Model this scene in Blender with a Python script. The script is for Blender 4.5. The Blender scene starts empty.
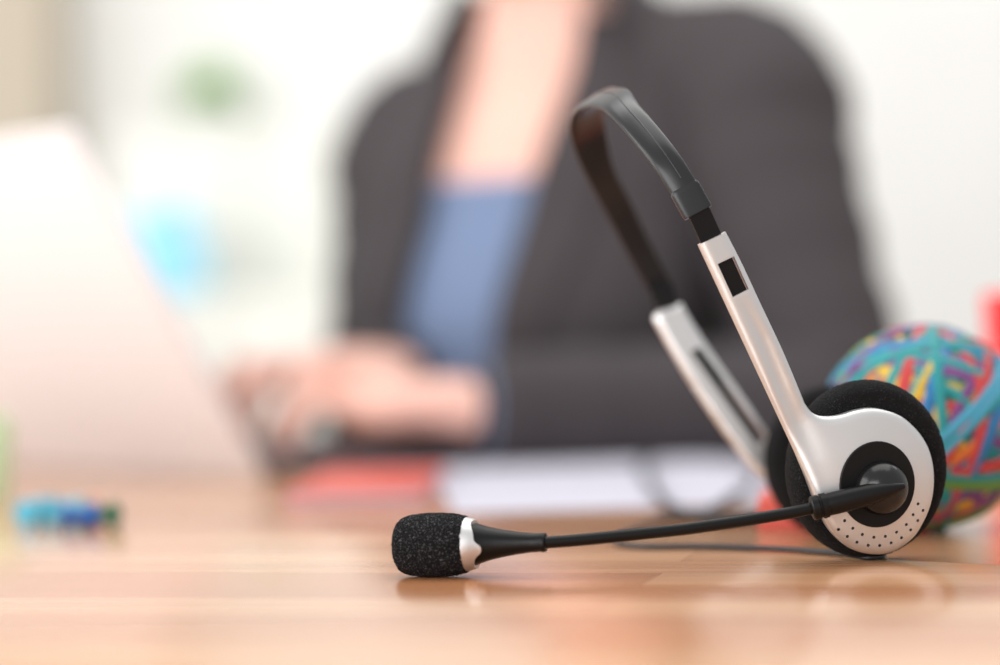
import bpy, bmesh, math, random
from mathutils import Vector, Matrix, noise, geometry

C = bpy.context.scene.collection
DESK = 0.74            # desk top above the floor
CAMH = 0.0875          # lens above the desk top
FPX = 85.0 / 36.0 * 1000.0
HOR = 340.0            # image row of the horizon
ROLL = math.radians(1.4)   # the lens is turned slightly clockwise

# ------------------------------------------------------------------ camera
cam_d = bpy.data.cameras.new('camera'); cam = bpy.data.objects.new('camera', cam_d); C.objects.link(cam)
cam.location = (0, 0, DESK + CAMH); cam.rotation_euler = (Matrix.Rotation(ROLL, 3, 'Y') @ Matrix.Rotation(math.pi / 2, 3, 'X')).to_euler()
cam_d.lens = 85; cam_d.sensor_width = 36; cam_d.sensor_fit = 'HORIZONTAL'
cam_d.shift_y = (HOR - 332.5) / 1000.0
cam_d.clip_start = 0.05; cam_d.clip_end = 50
cam_d.dof.use_dof = True; cam_d.dof.focus_distance = 0.884; cam_d.dof.aperture_fstop = 2.5
bpy.context.scene.camera = cam

# ------------------------------------------------------------------ world, lights, exposure
sc = bpy.context.scene
sc.view_settings.view_transform = 'Standard'; sc.view_settings.look = 'None'
sc.view_settings.gamma = 1.0; sc.view_settings.use_curve_mapping = False
sc.view_settings.exposure = 0.25
w = bpy.data.worlds.new('world'); sc.world = w; w.use_nodes = True
w.node_tree.nodes['Background'].inputs[0].default_value = (0.97, 0.985, 1.0, 1)
w.node_tree.nodes['Background'].inputs[1].default_value = 0.66

def area(name, loc, target, sx, sy, power, col=(1, 1, 1)):
    d = bpy.data.lights.new(name, 'AREA'); d.shape = 'RECTANGLE'; d.size = sx; d.size_y = sy
    d.energy = power; d.color = col
    o = bpy.data.objects.new(name, d); C.objects.link(o); o.location = loc
    o.rotation_euler = (Vector(target) - Vector(loc)).to_track_quat('-Z', 'Y').to_euler()
    return o
area('window_light', (-2.9, 0.9, 1.55), (0.1, 1.4, 0.85), 2.8, 2.0, 52, (1.0, 0.985, 0.96))
area('front_fill_light', (-1.5, -1.4, 1.25), (-.1, 2.2, 1.0), 2.2, 1.7, 50, (1.0, 1.0, 1.0))  # added fill behind the camera for lid, silver and sitter; not a real window
area('wall_fill_light', (.5, 2.3, 2.75), (.5, 2.8, 0), 3.6, .8, 19, (1.0, 0.99, 0.97))  # extra lamp added only to brighten the back wall; no real fixture
area('ceiling_light', (0.3, 1.4, 2.75), (0.3, 1.4, 0), 2.0, 2.0, 20, (1.0, 0.98, 0.95))

# ------------------------------------------------------------------ helpers
DYAW = math.radians(-14)     # the desk stands turned to the lens
def V(*a): return Vector(a)
def lin(r, g, b):
    f = lambda c: (c / 12.92 if c <= 0.04045 else ((c + 0.055) / 1.055) ** 2.4)
    return (f(r / 255), f(g / 255), f(b / 255), 1)
def ray(px, py):
    xc, yc = (px - 500) / FPX, (HOR - py) / FPX; c, s_ = math.cos(ROLL), math.sin(ROLL)
    return Vector((xc * c + yc * s_, 1.0, -xc * s_ + yc * c))
EYE = Vector((0, 0, CAMH))                 # heights here are measured from the desk top; all is lifted at the end
def at(px, py, y): return EYE + ray(px, py) * y
def on_desk(px, py, z=0.0):
    return at(px, py, (CAMH - z) / -ray(px, py).z)
def on_plane(px, py, p0, n):
    d = ray(px, py); t = (p0 - EYE).dot(n) / d.dot(n); return EYE + d * t

def mat(name, col, rough=0.5, metal=0.0, spec=0.5, **kw):
    m = bpy.data.materials.new(name); m.use_nodes = True
    b = m.node_tree.nodes['Principled BSDF']
    b.inputs['Base Color'].default_value = col; b.inputs['Roughness'].default_value = rough
    b.inputs['Metallic'].default_value = metal; b.inputs['Specular IOR Level'].default_value = spec
    for k, v in kw.items(): b.inputs[k.replace('_', ' ')].default_value = v
    return m
def noise_on(m, scale, amount, bump=0.0, dist=0.001, stretch=(1, 1, 1), rough_amt=0.0):
    """surface variation: noise on colour value and bump"""
    nt = m.node_tree; N = nt.nodes; L = nt.links; b = N['Principled BSDF']
    tc = N.new('ShaderNodeTexCoord'); mp = N.new('ShaderNodeMapping'); mp.inputs['Scale'].default_value = stretch
    nz = N.new('ShaderNodeTexNoise'); nz.inputs['Scale'].default_value = scale; nz.inputs['Detail'].default_value = 4
    L.new(tc.outputs['Object'], mp.inputs[0]); L.new(mp.outputs[0], nz.inputs['Vector'])
    if amount:
        base = tuple(b.inputs['Base Color'].default_value)
        cr = N.new('ShaderNodeValToRGB')
        cr.color_ramp.elements[0].position = 0.3; cr.color_ramp.elements[1].position = 0.7
        cr.color_ramp.elements[0].color = tuple(c * (1 - amount) for c in base[:3]) + (1,)
        cr.color_ramp.elements[1].color = tuple(min(1, c * (1 + amount)) for c in base[:3]) + (1,)
        L.new(nz.outputs['Fac'], cr.inputs[0]); L.new(cr.outputs[0], b.inputs['Base Color'])
    if bump:
        bp = N.new('ShaderNodeBump'); bp.inputs['Strength'].default_value = bump; bp.inputs['Distance'].default_value = dist
        L.new(nz.outputs['Fac'], bp.inputs['Height']); L.new(bp.outputs[0], b.inputs['Normal'])
    return m

class MB:
    def __init__(s): s.v = []; s.f = []
    def add(s, vs, fs):
        o = len(s.v); s.v += [Vector(p) for p in vs]; s.f += [tuple(i + o for i in f) for f in fs]; return s
    def rings(s, rings, cap0=True, cap1=True, closed=True, cyc=False):
        o = len(s.v); n = len(rings[0])
        for r in rings: s.v += [Vector(p) for p in r]
        m = len(rings)
        for i in range(m if cyc else m - 1):
            i2 = (i + 1) % m
            for j in range(n if closed else n - 1):
                k = (j + 1) % n
                s.f.append((o + i * n + j, o + i * n + k, o + i2 * n + k, o + i2 * n + j))
        if not cyc:
            if cap0: s.f.append(tuple(o + j for j in range(n))[::-1])
            if cap1: s.f.append(tuple(o + (m - 1) * n + j for j in range(n)))
        return s
    def box(s, lo, hi, M=None):
        x0, y0, z0 = lo; x1, y1, z1 = hi
        vs = [V(x, y, z) for z in (z0, z1) for y in (y0, y1) for x in (x0, x1)]
        if M: vs = [M @ p for p in vs]
        return s.add(vs, [(0, 2, 3, 1), (4, 5, 7, 6), (0, 1, 5, 4), (2, 6, 7, 3), (0, 4, 6, 2), (1, 3, 7, 5)])
    def rbox(s, lo, hi, r=0.003, M=None, seg=4):
        """box with rounded vertical corners and softened top and bottom edges"""
        x0, y0, z0 = lo; x1, y1, z1 = hi
        r = min(r, (x1 - x0) / 2.01, (y1 - y0) / 2.01); e = min(r * 0.5, (z1 - z0) * 0.3)
        def loop(z, ins):
            pts = []
            for cx, cy, a0 in ((x1 - r, y1 - r, 0), (x0 + r, y1 - r, 90), (x0 + r, y0 + r, 180), (x1 - r, y0 + r, 270)):
                for i in range(seg + 1):
                    a = math.radians(a0 + 90 * i / seg); pts.append(V(cx + (r - ins) * math.cos(a), cy + (r - ins) * math.sin(a), z))
            return [M @ p for p in pts] if M else pts
        return s.rings([loop(z0, e), loop(z0 + e * .3, e * .3), loop(z0 + e, 0), loop(z1 - e, 0), loop(z1 - e * .3, e * .3), loop(z1, e)])
    def tube(s, pts, rad, seg=16, caps='flat', up=None, sq=(1, 1)):
        pts = [Vector(p) for p in pts]; n = len(pts)
        if not hasattr(rad, '__len__'): rad = [rad] * n
        ts = []
        for i in range(n):
            t = pts[min(i + 1, n - 1)] - pts[max(i - 1, 0)]; ts.append(t.normalized())
        u = Vector(up) if up else (V(0, 0, 1) if abs(ts[0].z) < .9 else V(0, 1, 0))
        rings = []
        P, R, T = list(pts), list(rad), list(ts)
        if caps == 'round':
            h = [(math.sin(a), math.cos(a)) for a in (0.1, .5, .9, 1.25)]
            a0 = [(pts[0] - ts[0] * rad[0] * c, rad[0] * sn, ts[0]) for sn, c in h]
            a1 = [(pts[-1] + ts[-1] * rad[-1] * c, rad[-1] * sn, ts[-1]) for sn, c in reversed(h)]
            P = [x[0] for x in a0] + P + [x[0] for x in a1]; R = [x[1] for x in a0] + R + [x[1] for x in a1]; T = [x[2] for x in a0] + T + [x[2] for x in a1]
        for p, r, t in zip(P, R, T):
            u = (u - t * u.dot(t)).normalized(); b = t.cross(u)
            rings.append([p + (u * math.cos(2 * math.pi * j / seg) * sq[0] + b * math.sin(2 * math.pi * j / seg) * sq[1]) * r for j in range(seg)])
        return s.rings(rings)
    def lathe(s, prof, o, ax, seg=32, e1=None, sx=1.0, sy=1.0):
        """prof: (radius, distance along ax)"""
        ax = Vector(ax).normalized(); o = Vector(o)
        e1 = Vector(e1) if e1 else (V(0, 0, 1) if abs(ax.z) < .9 else V(1, 0, 0))
        e1 = (e1 - ax * e1.dot(ax)).normalized(); e2 = ax.cross(e1)
        return s.rings([[o + ax * h + (e1 * math.cos(2 * math.pi * j / seg) * sx + e2 * math.sin(2 * math.pi * j / seg) * sy) * max(r, 1e-5) for j in range(seg)] for r, h in prof])
    def ball(s, c, r, M=None, seg=20, rg=12):
        c = Vector(c); r = Vector(r) if hasattr(r, '__len__') else V(r, r, r)
        rings = []
        for i in range(rg + 1):
            a = -math.pi / 2 + math.pi * (i + .02) / (rg + .04)
            ring = []
            for j in range(seg):
                p = V(math.cos(a) * math.cos(2 * math.pi * j / seg) * r.x, math.cos(a) * math.sin(2 * math.pi * j / seg) * r.y, math.sin(a) * r.z)
                ring.append(c + (M @ p if M else p))
            rings.append(ring)
        return s.rings(rings)

LOC = {}
def new_mesh(name, mb, recalc=True):
    me = bpy.data.meshes.new(name); me.from_pydata([tuple(p) for p in mb.v], [], mb.f)
    if recalc:
        bm = bmesh.new(); bm.from_mesh(me); bmesh.ops.recalc_face_normals(bm, faces=bm.faces); bm.to_mesh(me); bm.free()
    return me
def build(name, mb, m, parent=None, loc=None, smooth=40, recalc=True):
    """vertices come in desk coordinates; origin goes to loc, or stays with the parent's origin"""
    o0 = LOC[parent.name] if parent else (Vector(loc) if loc is not None else V(0, 0, 0))
    me = new_mesh(name, mb, recalc)
    me.transform(Matrix.Translation(-o0))
    if smooth:
        for p in me.polygons: p.use_smooth = True
        if smooth < 180: me.set_sharp_from_angle(angle=math.radians(smooth))
    me.materials.append(m)
    o = bpy.data.objects.new(name, me); C.objects.link(o)
    LOC[o.name] = o0
    if parent: o.parent = parent
    else: o.location = o0
    return o
def tag(o, label, cat, group=None, kind=None):
    o['label'] = label; o['category'] = cat
    if group: o['group'] = group
    if kind: o['kind'] = kind
    return o
def thing(name, label, cat, loc, group=None):
    o = bpy.data.objects.new(name, None); C.objects.link(o); o.location = loc; o.empty_display_size = .02
    LOC[o.name] = Vector(loc); return tag(o, label, cat, group)
def struct(name, mb, m, smooth=0):
    o = build(name, mb, m, smooth=smooth); o['kind'] = 'structure'; return o
def spline(pts, n=12, cyc=False):
    """Catmull-Rom through points of any dimension"""
    pts = [Vector(p) for p in pts]; out = []; m = len(pts)
    for i in range(m if cyc else m - 1):
        if cyc: p0, p1, p2, p3 = pts[i - 1], pts[i], pts[(i + 1) % m], pts[(i + 2) % m]
        else: p0, p1, p2, p3 = pts[max(i - 1, 0)], pts[i], pts[i + 1], pts[min(i + 2, m - 1)]
        for k in range(n):
            t = k / n
            out.append(.5 * ((2 * p1) + (p2 - p0) * t + (2 * p0 - 5 * p1 + 4 * p2 - p3) * t * t + (3 * p1 - p0 - 3 * p2 + p3) * t ** 3))
    if not cyc: out.append(pts[-1].copy())
    return out
def lerp_tab(tab, x):
    if x <= tab[0][0]: return tab[0][1]
    for (a, b), (c, d) in zip(tab, tab[1:]):
        if x <= c:
            t = (x - a) / (c - a); t = t * t * (3 - 2 * t); return b + (d - b) * t
    return tab[-1][1]

# ------------------------------------------------------------------ materials
M = {}
M['silver'] = noise_on(mat('satin_silver', (0.65, 0.64, 0.635, 1), 0.41, 0.88), 900, 0.0, 0.05, 0.0002)
M['black'] = mat('black_plastic', lin(11, 10, 10), 0.38, 0, 0.24)
M['matte'] = noise_on(mat('matte_black_plastic', lin(9, 7, 7), 0.5, 0, 0.22), 1500, 0.0, 0.12, 0.0003)
M['ball'] = mat('glossy_black_plastic', lin(18, 17, 17), 0.22, 0, 0.45)
M['band'] = mat('grey_black_rubbery_plastic', lin(26, 25, 27), 0.3, 0, 0.45)
M['dark'] = mat('dark_slot', lin(14, 12, 13), 0.6)
M['cable'] = mat('black_cable', lin(30, 30, 34), 0.4)
def foam_mat(name, scale, lo, hi):
    m = mat(name, lin(17, 16, 17), 0.95, 0, 0.25)
    nt = m.node_tree; N = nt.nodes; L = nt.links; b = N['Principled BSDF']
    tc = N.new('ShaderNodeTexCoord'); v = N.new('ShaderNodeTexVoronoi'); v.inputs['Scale'].default_value = scale
    nz = N.new('ShaderNodeTexNoise'); nz.inputs['Scale'].default_value = scale * .8; nz.inputs['Detail'].default_value = 3
    L.new(tc.outputs['Object'], v.inputs['Vector']); L.new(tc.outputs['Object'], nz.inputs['Vector'])
    cr = N.new('ShaderNodeValToRGB'); e = cr.color_ramp.elements
    e[0].position = .56; e[0].color = lin(*lo); e[1].position = .78; e[1].color = lin(*hi)
    L.new(nz.outputs['Fac'], cr.inputs[0]); L.new(cr.outputs[0], b.inputs['Base Color'])
    bp = N.new('ShaderNodeBump'); bp.inputs['Strength'].default_value = .9; bp.inputs['Distance'].default_value = .0006
    L.new(v.outputs['Distance'], bp.inputs['Height']); L.new(bp.outputs[0], b.inputs['Normal'])
    return m
M['mic_foam'] = foam_mat('microphone_foam', 2100, (10, 9, 11), (120, 118, 122))
M['pad_foam'] = foam_mat('ear_pad_foam', 1900, (12, 11, 12), (58, 56, 58))

STAVE_X = -.1554 -.088 + .42 * 3
def wood():
    m = mat('glued_stave_wood', (1, 1, 1, 1), 0.26, 0, 0.5, Coat_Weight=.55, Coat_Roughness=.16)
    nt = m.node_tree; N = nt.nodes; L = nt.links; b = N['Principled BSDF']
    tc = N.new('ShaderNodeTexCoord'); mp = N.new('ShaderNodeMapping')
    mp.inputs['Location'].default_value = (STAVE_X, 0.0432 * 20, 0)
    L.new(tc.outputs['Object'], mp.inputs[0])
    br = N.new('ShaderNodeTexBrick'); br.offset = .37; br.offset_frequency = 2; br.squash = 1
    br.inputs['Scale'].default_value = 1; br.inputs['Brick Width'].default_value = .42; br.inputs['Row Height'].default_value = .0432
    br.inputs['Mortar Size'].default_value = .00035; br.inputs['Mortar Smooth'].default_value = .3; br.inputs['Bias'].default_value = -.1
    br.inputs['Color1'].default_value = lin(214, 166, 126); br.inputs['Color2'].default_value = lin(180, 118, 76); br.inputs['Mortar'].default_value = lin(150, 98, 64)
    L.new(mp.outputs[0], br.inputs['Vector'])
    # long grain
    mg = N.new('ShaderNodeMapping'); mg.inputs['Scale'].default_value = (5, 120, 40); L.new(tc.outputs['Object'], mg.inputs[0])
    ng = N.new('ShaderNodeTexNoise'); ng.inputs['Scale'].default_value = 1; ng.inputs['Detail'].default_value = 6; ng.inputs['Distortion'].default_value = .6
    L.new(mg.outputs[0], ng.inputs['Vector'])
    rg = N.new('ShaderNodeValToRGB'); e = rg.color_ramp.elements
    e[0].position = .3; e[0].color = (.80, .76, .72, 1); e[1].position = .7; e[1].color = (1.1, 1.1, 1.1, 1)
    L.new(ng.outputs['Fac'], rg.inputs[0])
    mx = N.new('ShaderNodeMix'); mx.data_type = 'RGBA'; mx.blend_type = 'MULTIPLY'; mx.inputs['Factor'].default_value = .8
    L.new(br.outputs['Color'], mx.inputs['A']); L.new(rg.outputs[0], mx.inputs['B'])
    L.new(mx.outputs['Result'], b.inputs['Base Color'])
    bp = N.new('ShaderNodeBump'); bp.inputs['Strength'].default_value = .06; bp.inputs['Distance'].default_value = .0004
    L.new(ng.outputs['Fac'], bp.inputs['Height']); L.new(bp.outputs[0], b.inputs['Normal'])
    return m
M['wood'] = wood()
M['wall'] = noise_on(mat('painted_wall', lin(231, 230, 227), 0.9), 6, .012, .05, .002)
M['floor'] = noise_on(mat('grey_floor', lin(150, 140, 130), 0.6), 12, .08)
M['trim'] = mat('white_trim', lin(240, 240, 238), .5)
M['shelf'] = noise_on(mat('white_board', lin(222, 221, 213), .5), 8, .012)
M['beige'] = noise_on(mat('beige_board', lin(184, 172, 154), .6), 10, .03, stretch=(1, 1, .1))
M['steel'] = mat('grey_metal', lin(120, 120, 125), .4, .8)
M['skin'] = noise_on(mat('skin', lin(234, 186, 170), .5, 0, .4, Subsurface_Weight=.12, Subsurface_Scale=.01), 20, .03)
M['jacket'] = noise_on(mat('charcoal_cloth', lin(63, 58, 60), .85, 0, .3), 700, .12, .15, .0006)
M['bluetop'] = noise_on(mat('blue_cloth', lin(114, 131, 162), .85, 0, .3), 500, .06)
M['trouser'] = noise_on(mat('dark_cloth', lin(50, 48, 54), .9), 500, .08)
M['hair'] = noise_on(mat('brown_hair', lin(95, 62, 42), .5), 60, .3, .3, .002, (1, 1, .15))
M['eyewhite'] = mat('eye_white', lin(235, 232, 228), .2); M['iris'] = mat('iris', lin(80, 95, 110), .2)
M['lip'] = mat('lip', lin(206, 128, 120), .45)
M['lap'] = mat('pale_laptop_shell', lin(226, 224, 226), .45, 0)
M['lapbase'] = mat('grey_laptop_deck', lin(112, 98, 100), .45, .1)
M['key'] = mat('dark_key', lin(48, 44, 48), .5)
M['screen'] = mat('dark_screen', lin(20, 20, 24), .15)
M['red'] = noise_on(mat('red_card', lin(214, 88, 74), .42), 40, .04)
M['page'] = noise_on(mat('white_paper', lin(190, 188, 200), .8), 30, .01)
M['redcup'] = mat('red_plastic', lin(238, 44, 44), .4)
M['cyan'] = noise_on(mat('light_blue_board', lin(146, 209, 232), .5), 30, .03)
M['leaf'] = noise_on(mat('leaf', lin(128, 186, 72), .5), 40, .2)
M['pot'] = mat('white_pot', lin(235, 235, 232), .4)
M['soil'] = noise_on(mat('soil', lin(60, 45, 35), .9), 200, .3)
M['greencup'] = mat('pale_green_plastic', lin(205, 252, 210), .35)

# ------------------------------------------------------------------ room
struct('floor', MB().box((-4.2, -1.6, -DESK - .05), (4.2, 3.8, -DESK)), M['floor'])
struct('wall_back', MB().box((-4.2, 3.7, -DESK), (4.2, 3.8, 2.1)), M['wall'])
struct('baseboard_back', MB().box((-4.2, 3.685, -DESK), (4.2, 3.7, -DESK + .09)), M['trim'])

# ------------------------------------------------------------------ desk
desk = thing('desk', 'wide glued-stave wooden desk that the headset and laptop stand on', 'desk', (0, 0, -DESK))
build('desk_top', MB().rbox((-1.35, -.42, -.038), (1.15, .885, 0), .006), M['wood'], desk, smooth=40)
for x in (-1.25, 1.05):
    for y in (-.32, .79):
        build('leg', MB().rbox((x - .03, y - .03, -DESK), (x + .03, y + .03, -.0382), .004), M['steel'], desk)
for y in (-.32, .79):
    build('frame_rail', MB().box((-1.22, y - .015, -.09), (1.02, y + .015, -.0382)), M['steel'], desk)
dk = on_desk(400, 585); desk.location = (dk.x, dk.y, -DESK); desk.rotation_euler = (0, 0, DYAW)

# ------------------------------------------------------------------ headset
hs_base = V(.10, .95, 0)
hs = thing('headset', 'black and silver telephone headset with foam ear pads resting on its lowered microphone', 'headset', hs_base)

def pt_seg(p, a, b):
    d = b - a; t = max(0, min(1, (p - a).dot(d) / max(d.length_squared, 1e-14))); return (p - a - d * t).length
def inside(p, poly):
    r = False; j = len(poly) - 1
    for i in range(len(poly)):
        a, b = poly[i], poly[j]
        if (a.y > p.y) != (b.y > p.y) and p.x < (b.x - a.x) * (p.y - a.y) / (b.y - a.y) + a.x: r = not r
        j = i
    return r
class Plane:
    def __init__(s, p0, n, off=0.0):
        s.off = off; s.o = p0; s.n = n.normalized(); s.e1 = V(0, 0, 1).cross(s.n).normalized()
        if s.e1.x < 0: s.e1 = -s.e1
        s.e2 = V(s.e1.y * s.n.z - s.e1.z * s.n.y, s.e1.z * s.n.x - s.e1.x * s.n.z, s.e1.x * s.n.y - s.e1.y * s.n.x)
        if s.e2.z < 0: s.e2 = -s.e2
    def px(s, x, y):
        p = on_plane(x, y, s.o + s.n * s.off, s.n) - s.o; return Vector((p.dot(s.e1), p.dot(s.e2)))
    def w(s, p, h=0.0): return s.o + s.e1 * p[0] + s.e2 * p[1] + s.n * h
def dome(p, c, R_, k): return k * (1 - min(1, (p - c).length_squared / R_ ** 2)) ** 2
def shell(pl, outline, holes, t, te, r, step=.001, end=(), dm=None):
    """a moulded plate: outline and holes in plane coordinates, edges rolled over a width r, thickness te at the rim and t inside"""
    xs = [p.x for p in outline]; ys = [p.y for p in outline]
    vs = [Vector(p) for p in outline]; es = [(i, (i + 1) % len(outline)) for i in range(len(outline))]
    for h in holes:
        o = len(vs); vs += [Vector(p) for p in h]; es += [(o + i, o + (i + 1) % len(h)) for i in range(len(h))]
    segs = [(outline[i], outline[(i + 1) % len(outline)]) for i in range(len(outline)) if i not in end]
    everyseg = [(outline[i], outline[(i + 1) % len(outline)]) for i in range(len(outline))]
    dist0 = lambda p: min(pt_seg(p, a, b) for a, b in everyseg)
    hseg = [(h[i], h[(i + 1) % len(h)]) for h in holes for i in range(len(h))]
    dist = lambda p: min(pt_seg(p, a, b) for a, b in segs)
    area2 = sum(a.x * b.y - b.x * a.y for a, b in everyseg); sg = 1 if area2 > 0 else -1
    no = len(outline)
    for off_ in (.00025, .0006, .0011, .0018):
        for i in range(no):
            tg = outline[(i + 1) % no] - outline[i - 1]
            if tg.length < 1e-9: continue
            nn = Vector((-tg.y, tg.x)).normalized() * sg; p = outline[i] + nn * off_
            if inside(p, outline) and dist0(p) > off_ * .93 and not any(inside(p, h) for h in holes) and (not hseg or min(pt_seg(p, a, b) for a, b in hseg) > step * .35): vs.append(p)
    y = min(ys); row = 0
    while y < max(ys):
        x = min(xs) + (step / 2 if row % 2 else 0)
        while x < max(xs):
            p = Vector((x, y))
            if inside(p, outline) and dist0(p) > .0022 and not any(inside(p, h) for h in holes) and (not hseg or min(pt_seg(p, a, b) for a, b in hseg) > step * .35): vs.append(p)
            x += step
        y += step * .866; row += 1
    ov, oe, of, *_ = geometry.delaunay_2d_cdt(vs, es, [], 0, 1e-7)
    tri = []
    for f in of:
        c = (ov[f[0]] + ov[f[1]] + ov[f[2]]) / 3
        if inside(c, outline) and not any(inside(c, h) for h in holes): tri.append(tuple(f))
    cnt = {}
    for f in tri:
        for a, b in ((f[0], f[1]), (f[1], f[2]), (f[2], f[0])): cnt.setdefault(frozenset((a, b)), []).append((a, b))
    mb = MB(); n = len(ov)
    fr = []
    for p in ov:
        d = min(dist(p) / r, 1.0); fr.append(pl.w(p, te + (t - te) * math.sqrt(max(0, 1 - (1 - d) ** 2)) + (dome(p, *dm[:3], ) if dm else 0) - (groove(p) if dm else 0)))
    bk = [pl.w(p, 0) for p in ov]
    fs = list(tri) + [tuple(i + n for i in reversed(f)) for f in tri]
    for k, e in cnt.items():
        if len(e) == 1:
            a, b = e[0]; fs.append((b, a, a + n, b + n))
    mb.add(fr + bk, fs); return mb
def prism(pl, poly, h0, h1):
    return MB().rings([[pl.w(p, h0) for p in poly], [pl.w(p, h1) for p in poly]])

# ---- near ear cup, its arm and plate
PN = Plane(at(876, 484, .894), V(.20, -.975, -.05), .0028)
DOME = .0048
arm_left = [(822, 517), (814.7, 499), (807, 478), (796.6, 452.7), (773, 400), (748.3, 347), (721, 290.4), (699.5, 244.5)]
arm_right = [(726.6, 231.6), (742.9, 263.3), (761.8, 303.9), (783.5, 350), (802.5, 395), (807, 405), (814, 413.3), (825, 416.6), (840, 415), (855, 410.3), (870, 408), (885, 410),
             (900, 415.7), (912.4, 425.6), (923, 439), (929.5, 454), (932.5, 472), (932, 490), (929, 505), (923, 520), (914, 535.4), (902, 546), (891, 552), (879, 554.3),
             (864, 553), (852, 549), (840, 540.5), (829.7, 529.4), (822, 517)]
PC = PN.px(876, 484)
sl = spline(arm_left[:4], 6) + [Vector((796.6 + (699.5 - 796.6) * k / 40, 452.7 + (244.5 - 452.7) * k / 40)) for k in range(1, 41)]; sr = spline(arm_right, 5)
def resample(pts, d):
    out = []
    for a, b in zip(pts, pts[1:]):
        k = max(1, int((b - a).length / d)); out += [a + (b - a) * i / k for i in range(k)]
    return out + [pts[-1]]
sl = resample([Vector(p) for p in sl], 2.2); sr = resample([Vector(p) for p in sr], 2.2)
endp = resample([sl[-1], sr[0]], 2.2)[1:-1]; END = set(range(len(sl) - 1, len(sl) + len(endp)))
near_out = [PN.px(*p) for p in sl + endp + sr[:-1]]
GRV = [(PN.px(740, 296), .0017, .0), (PN.px(763, 339), .0023, .0008), (PN.px(781, 384), .0029, .0012), (PN.px(798, 424), .0045, .0011), (PN.px(812, 462), .005, .0005), (PN.px(830, 500), .006, .0002)]
def groove(p):
    best = 1e9; val = 0
    for (a, wa, da), (b, wb, db) in zip(GRV, GRV[1:]):
        d = b - a; t = max(0, min(1, (p - a).dot(d) / d.length_squared)); q = (p - a - d * t).length
        if q < best: best = q; val = (da + (db - da) * t) * math.exp(-(q / (wa + (wb - wa) * t)) ** 2)
    return val
holes = [[PN.px(*p) for p in ((717.0, 264.0), (733.4, 256.3), (748.2, 289.0), (732.2, 297.2))]]
cr3 = [(297, 527), (326, 550), (358, 569), (395, 579), (433, 580), (471, 571), (505, 554), (535, 528), (558, 497), (575, 463),
       (315, 497), (342, 522), (374, 543), (412, 552), (450, 549), (487, 535), (519, 510), (541, 477), (557, 441)]
for x, y in cr3:
    c = PN.px(746.5 + x / 3.325, 370 + y / 3.325)
    holes.append([c + Vector((math.cos(a), math.sin(a))) * .00062 for a in [2 * math.pi * k / 8 for k in range(8)]])
plate = build('arm_plate', shell(PN, near_out, holes, .0036, .0014, .0032, .0009, END, (PC, .042, DOME)), M['silver'], hs, smooth=32)
plate['label'] = 'satin silver arm and perforated ear plate facing the lens'
def ellipse(pl, cx, cy, rx, ry, n=48, rot=0):
    return [pl.px(cx + rx * math.cos(2 * math.pi * k / n + 0) * math.cos(rot) - ry * math.sin(2 * math.pi * k / n) * math.sin(rot),
                  cy + rx * math.cos(2 * math.pi * k / n) * math.sin(rot) + ry * math.sin(2 * math.pi * k / n) * math.cos(rot)) for k in range(n)]
# black backing behind the perforations
build('backing_disc', prism(PN, ellipse(PN, 875, 482, 47, 62), -.006, .0012), M['dark'], plate)
disc = MB(); e_out = ellipse(PN, 872.5, 483, 37, 43, rot=.12)
DM = lambda p: dome(p, PC, .042, DOME)
c0 = sum((Vector(p) for p in e_out), Vector((0, 0))) / len(e_out)
disc.rings([[PN.w(c0 + (p - c0) * k, h + DM(c0 + (p - c0) * k)) for p in e_out] for k, h in ((1, .0030), (1, .0043), (.985, .0047), (.94, .0046), (.5, .0042))])
build('inset_disc', disc, M['matte'], plate, smooth=50)
# ball joint
cj = PN.px(876, 486); jo = PN.w(cj, .0036 + DOME)
prof = [(.0104, -.001), (.0104, 0)] + [(.0103 * math.cos(a), .0092 * math.sin(a)) for a in [math.pi / 2 * k / 12 for k in range(13)]]
build('ball_joint', MB().lathe(prof, jo, PN.n, 40), M['ball'], plate, smooth=60)
# slider strip running inside the arm, with the strap above
ad = (PN.px(712.8, 238) - PN.px(792, 415)).normalized(); aw = Vector((-ad.y, ad.x))
s0 = PN.px(712.6, 238.3)
def strip(pl, a, b, wv, hw, h0, h1):
    return MB().rings([[pl.w(a + wv * hw, h0), pl.w(a - wv * hw, h0), pl.w(a - wv * hw, h1), pl.w(a + wv * hw, h1)],
                       [pl.w(b + wv * hw, h0), pl.w(b - wv * hw, h0), pl.w(b - wv * hw, h1), pl.w(b + wv * hw, h1)]])
sld = strip(PN, PN.px(700.0, 212.0), s0 - ad * .032, aw, .0042, .0004, .0019)
slider = build('slider', sld, M['matte'], hs)
slider['label'] = 'black adjuster strap sliding into the near silver arm'

# ---- foam pads
def pad(pl, c2, rx, ry, inward, name, depth):
    """foam pad: revolved rounded disc, oval, with a foam grain"""
    prof = []
    R = 1.0
    T = depth
    for k in range(13): prof.append((R * .84 * k / 12, T / 2 * (.78 + .22 * (k / 12) ** 2)))
    for k in range(1, 20):
        a = math.pi / 2 - math.pi * k / 20
        prof.append((R * (.84 + .16 * math.cos(a)), T / 2 * math.sin(a)))
    for k in range(13): prof.append((R * .84 * (12 - k) / 12, -T / 2))
    seg = 150; rings = []
    for r, h in prof:
        ring = []
        for j in range(seg):
            a = 2 * math.pi * j / seg
            p = pl.w(c2 + Vector((rx * r * math.cos(a), ry * r * math.sin(a))), inward - h)
            nv = noise.noise(p * 900) * .6 + noise.noise(p * 2200) * .4
            q = (p - pl.w(c2, inward)).normalized()
            ring.append(p + q * nv * .00045 * (1 if r > .2 else 0))
        rings.append(ring)
    return build(name, MB().rings(rings), M['pad_foam'], hs, smooth=180)
Pn2 = Plane(PN.w((0, 0), -.0085), PN.n)
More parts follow.
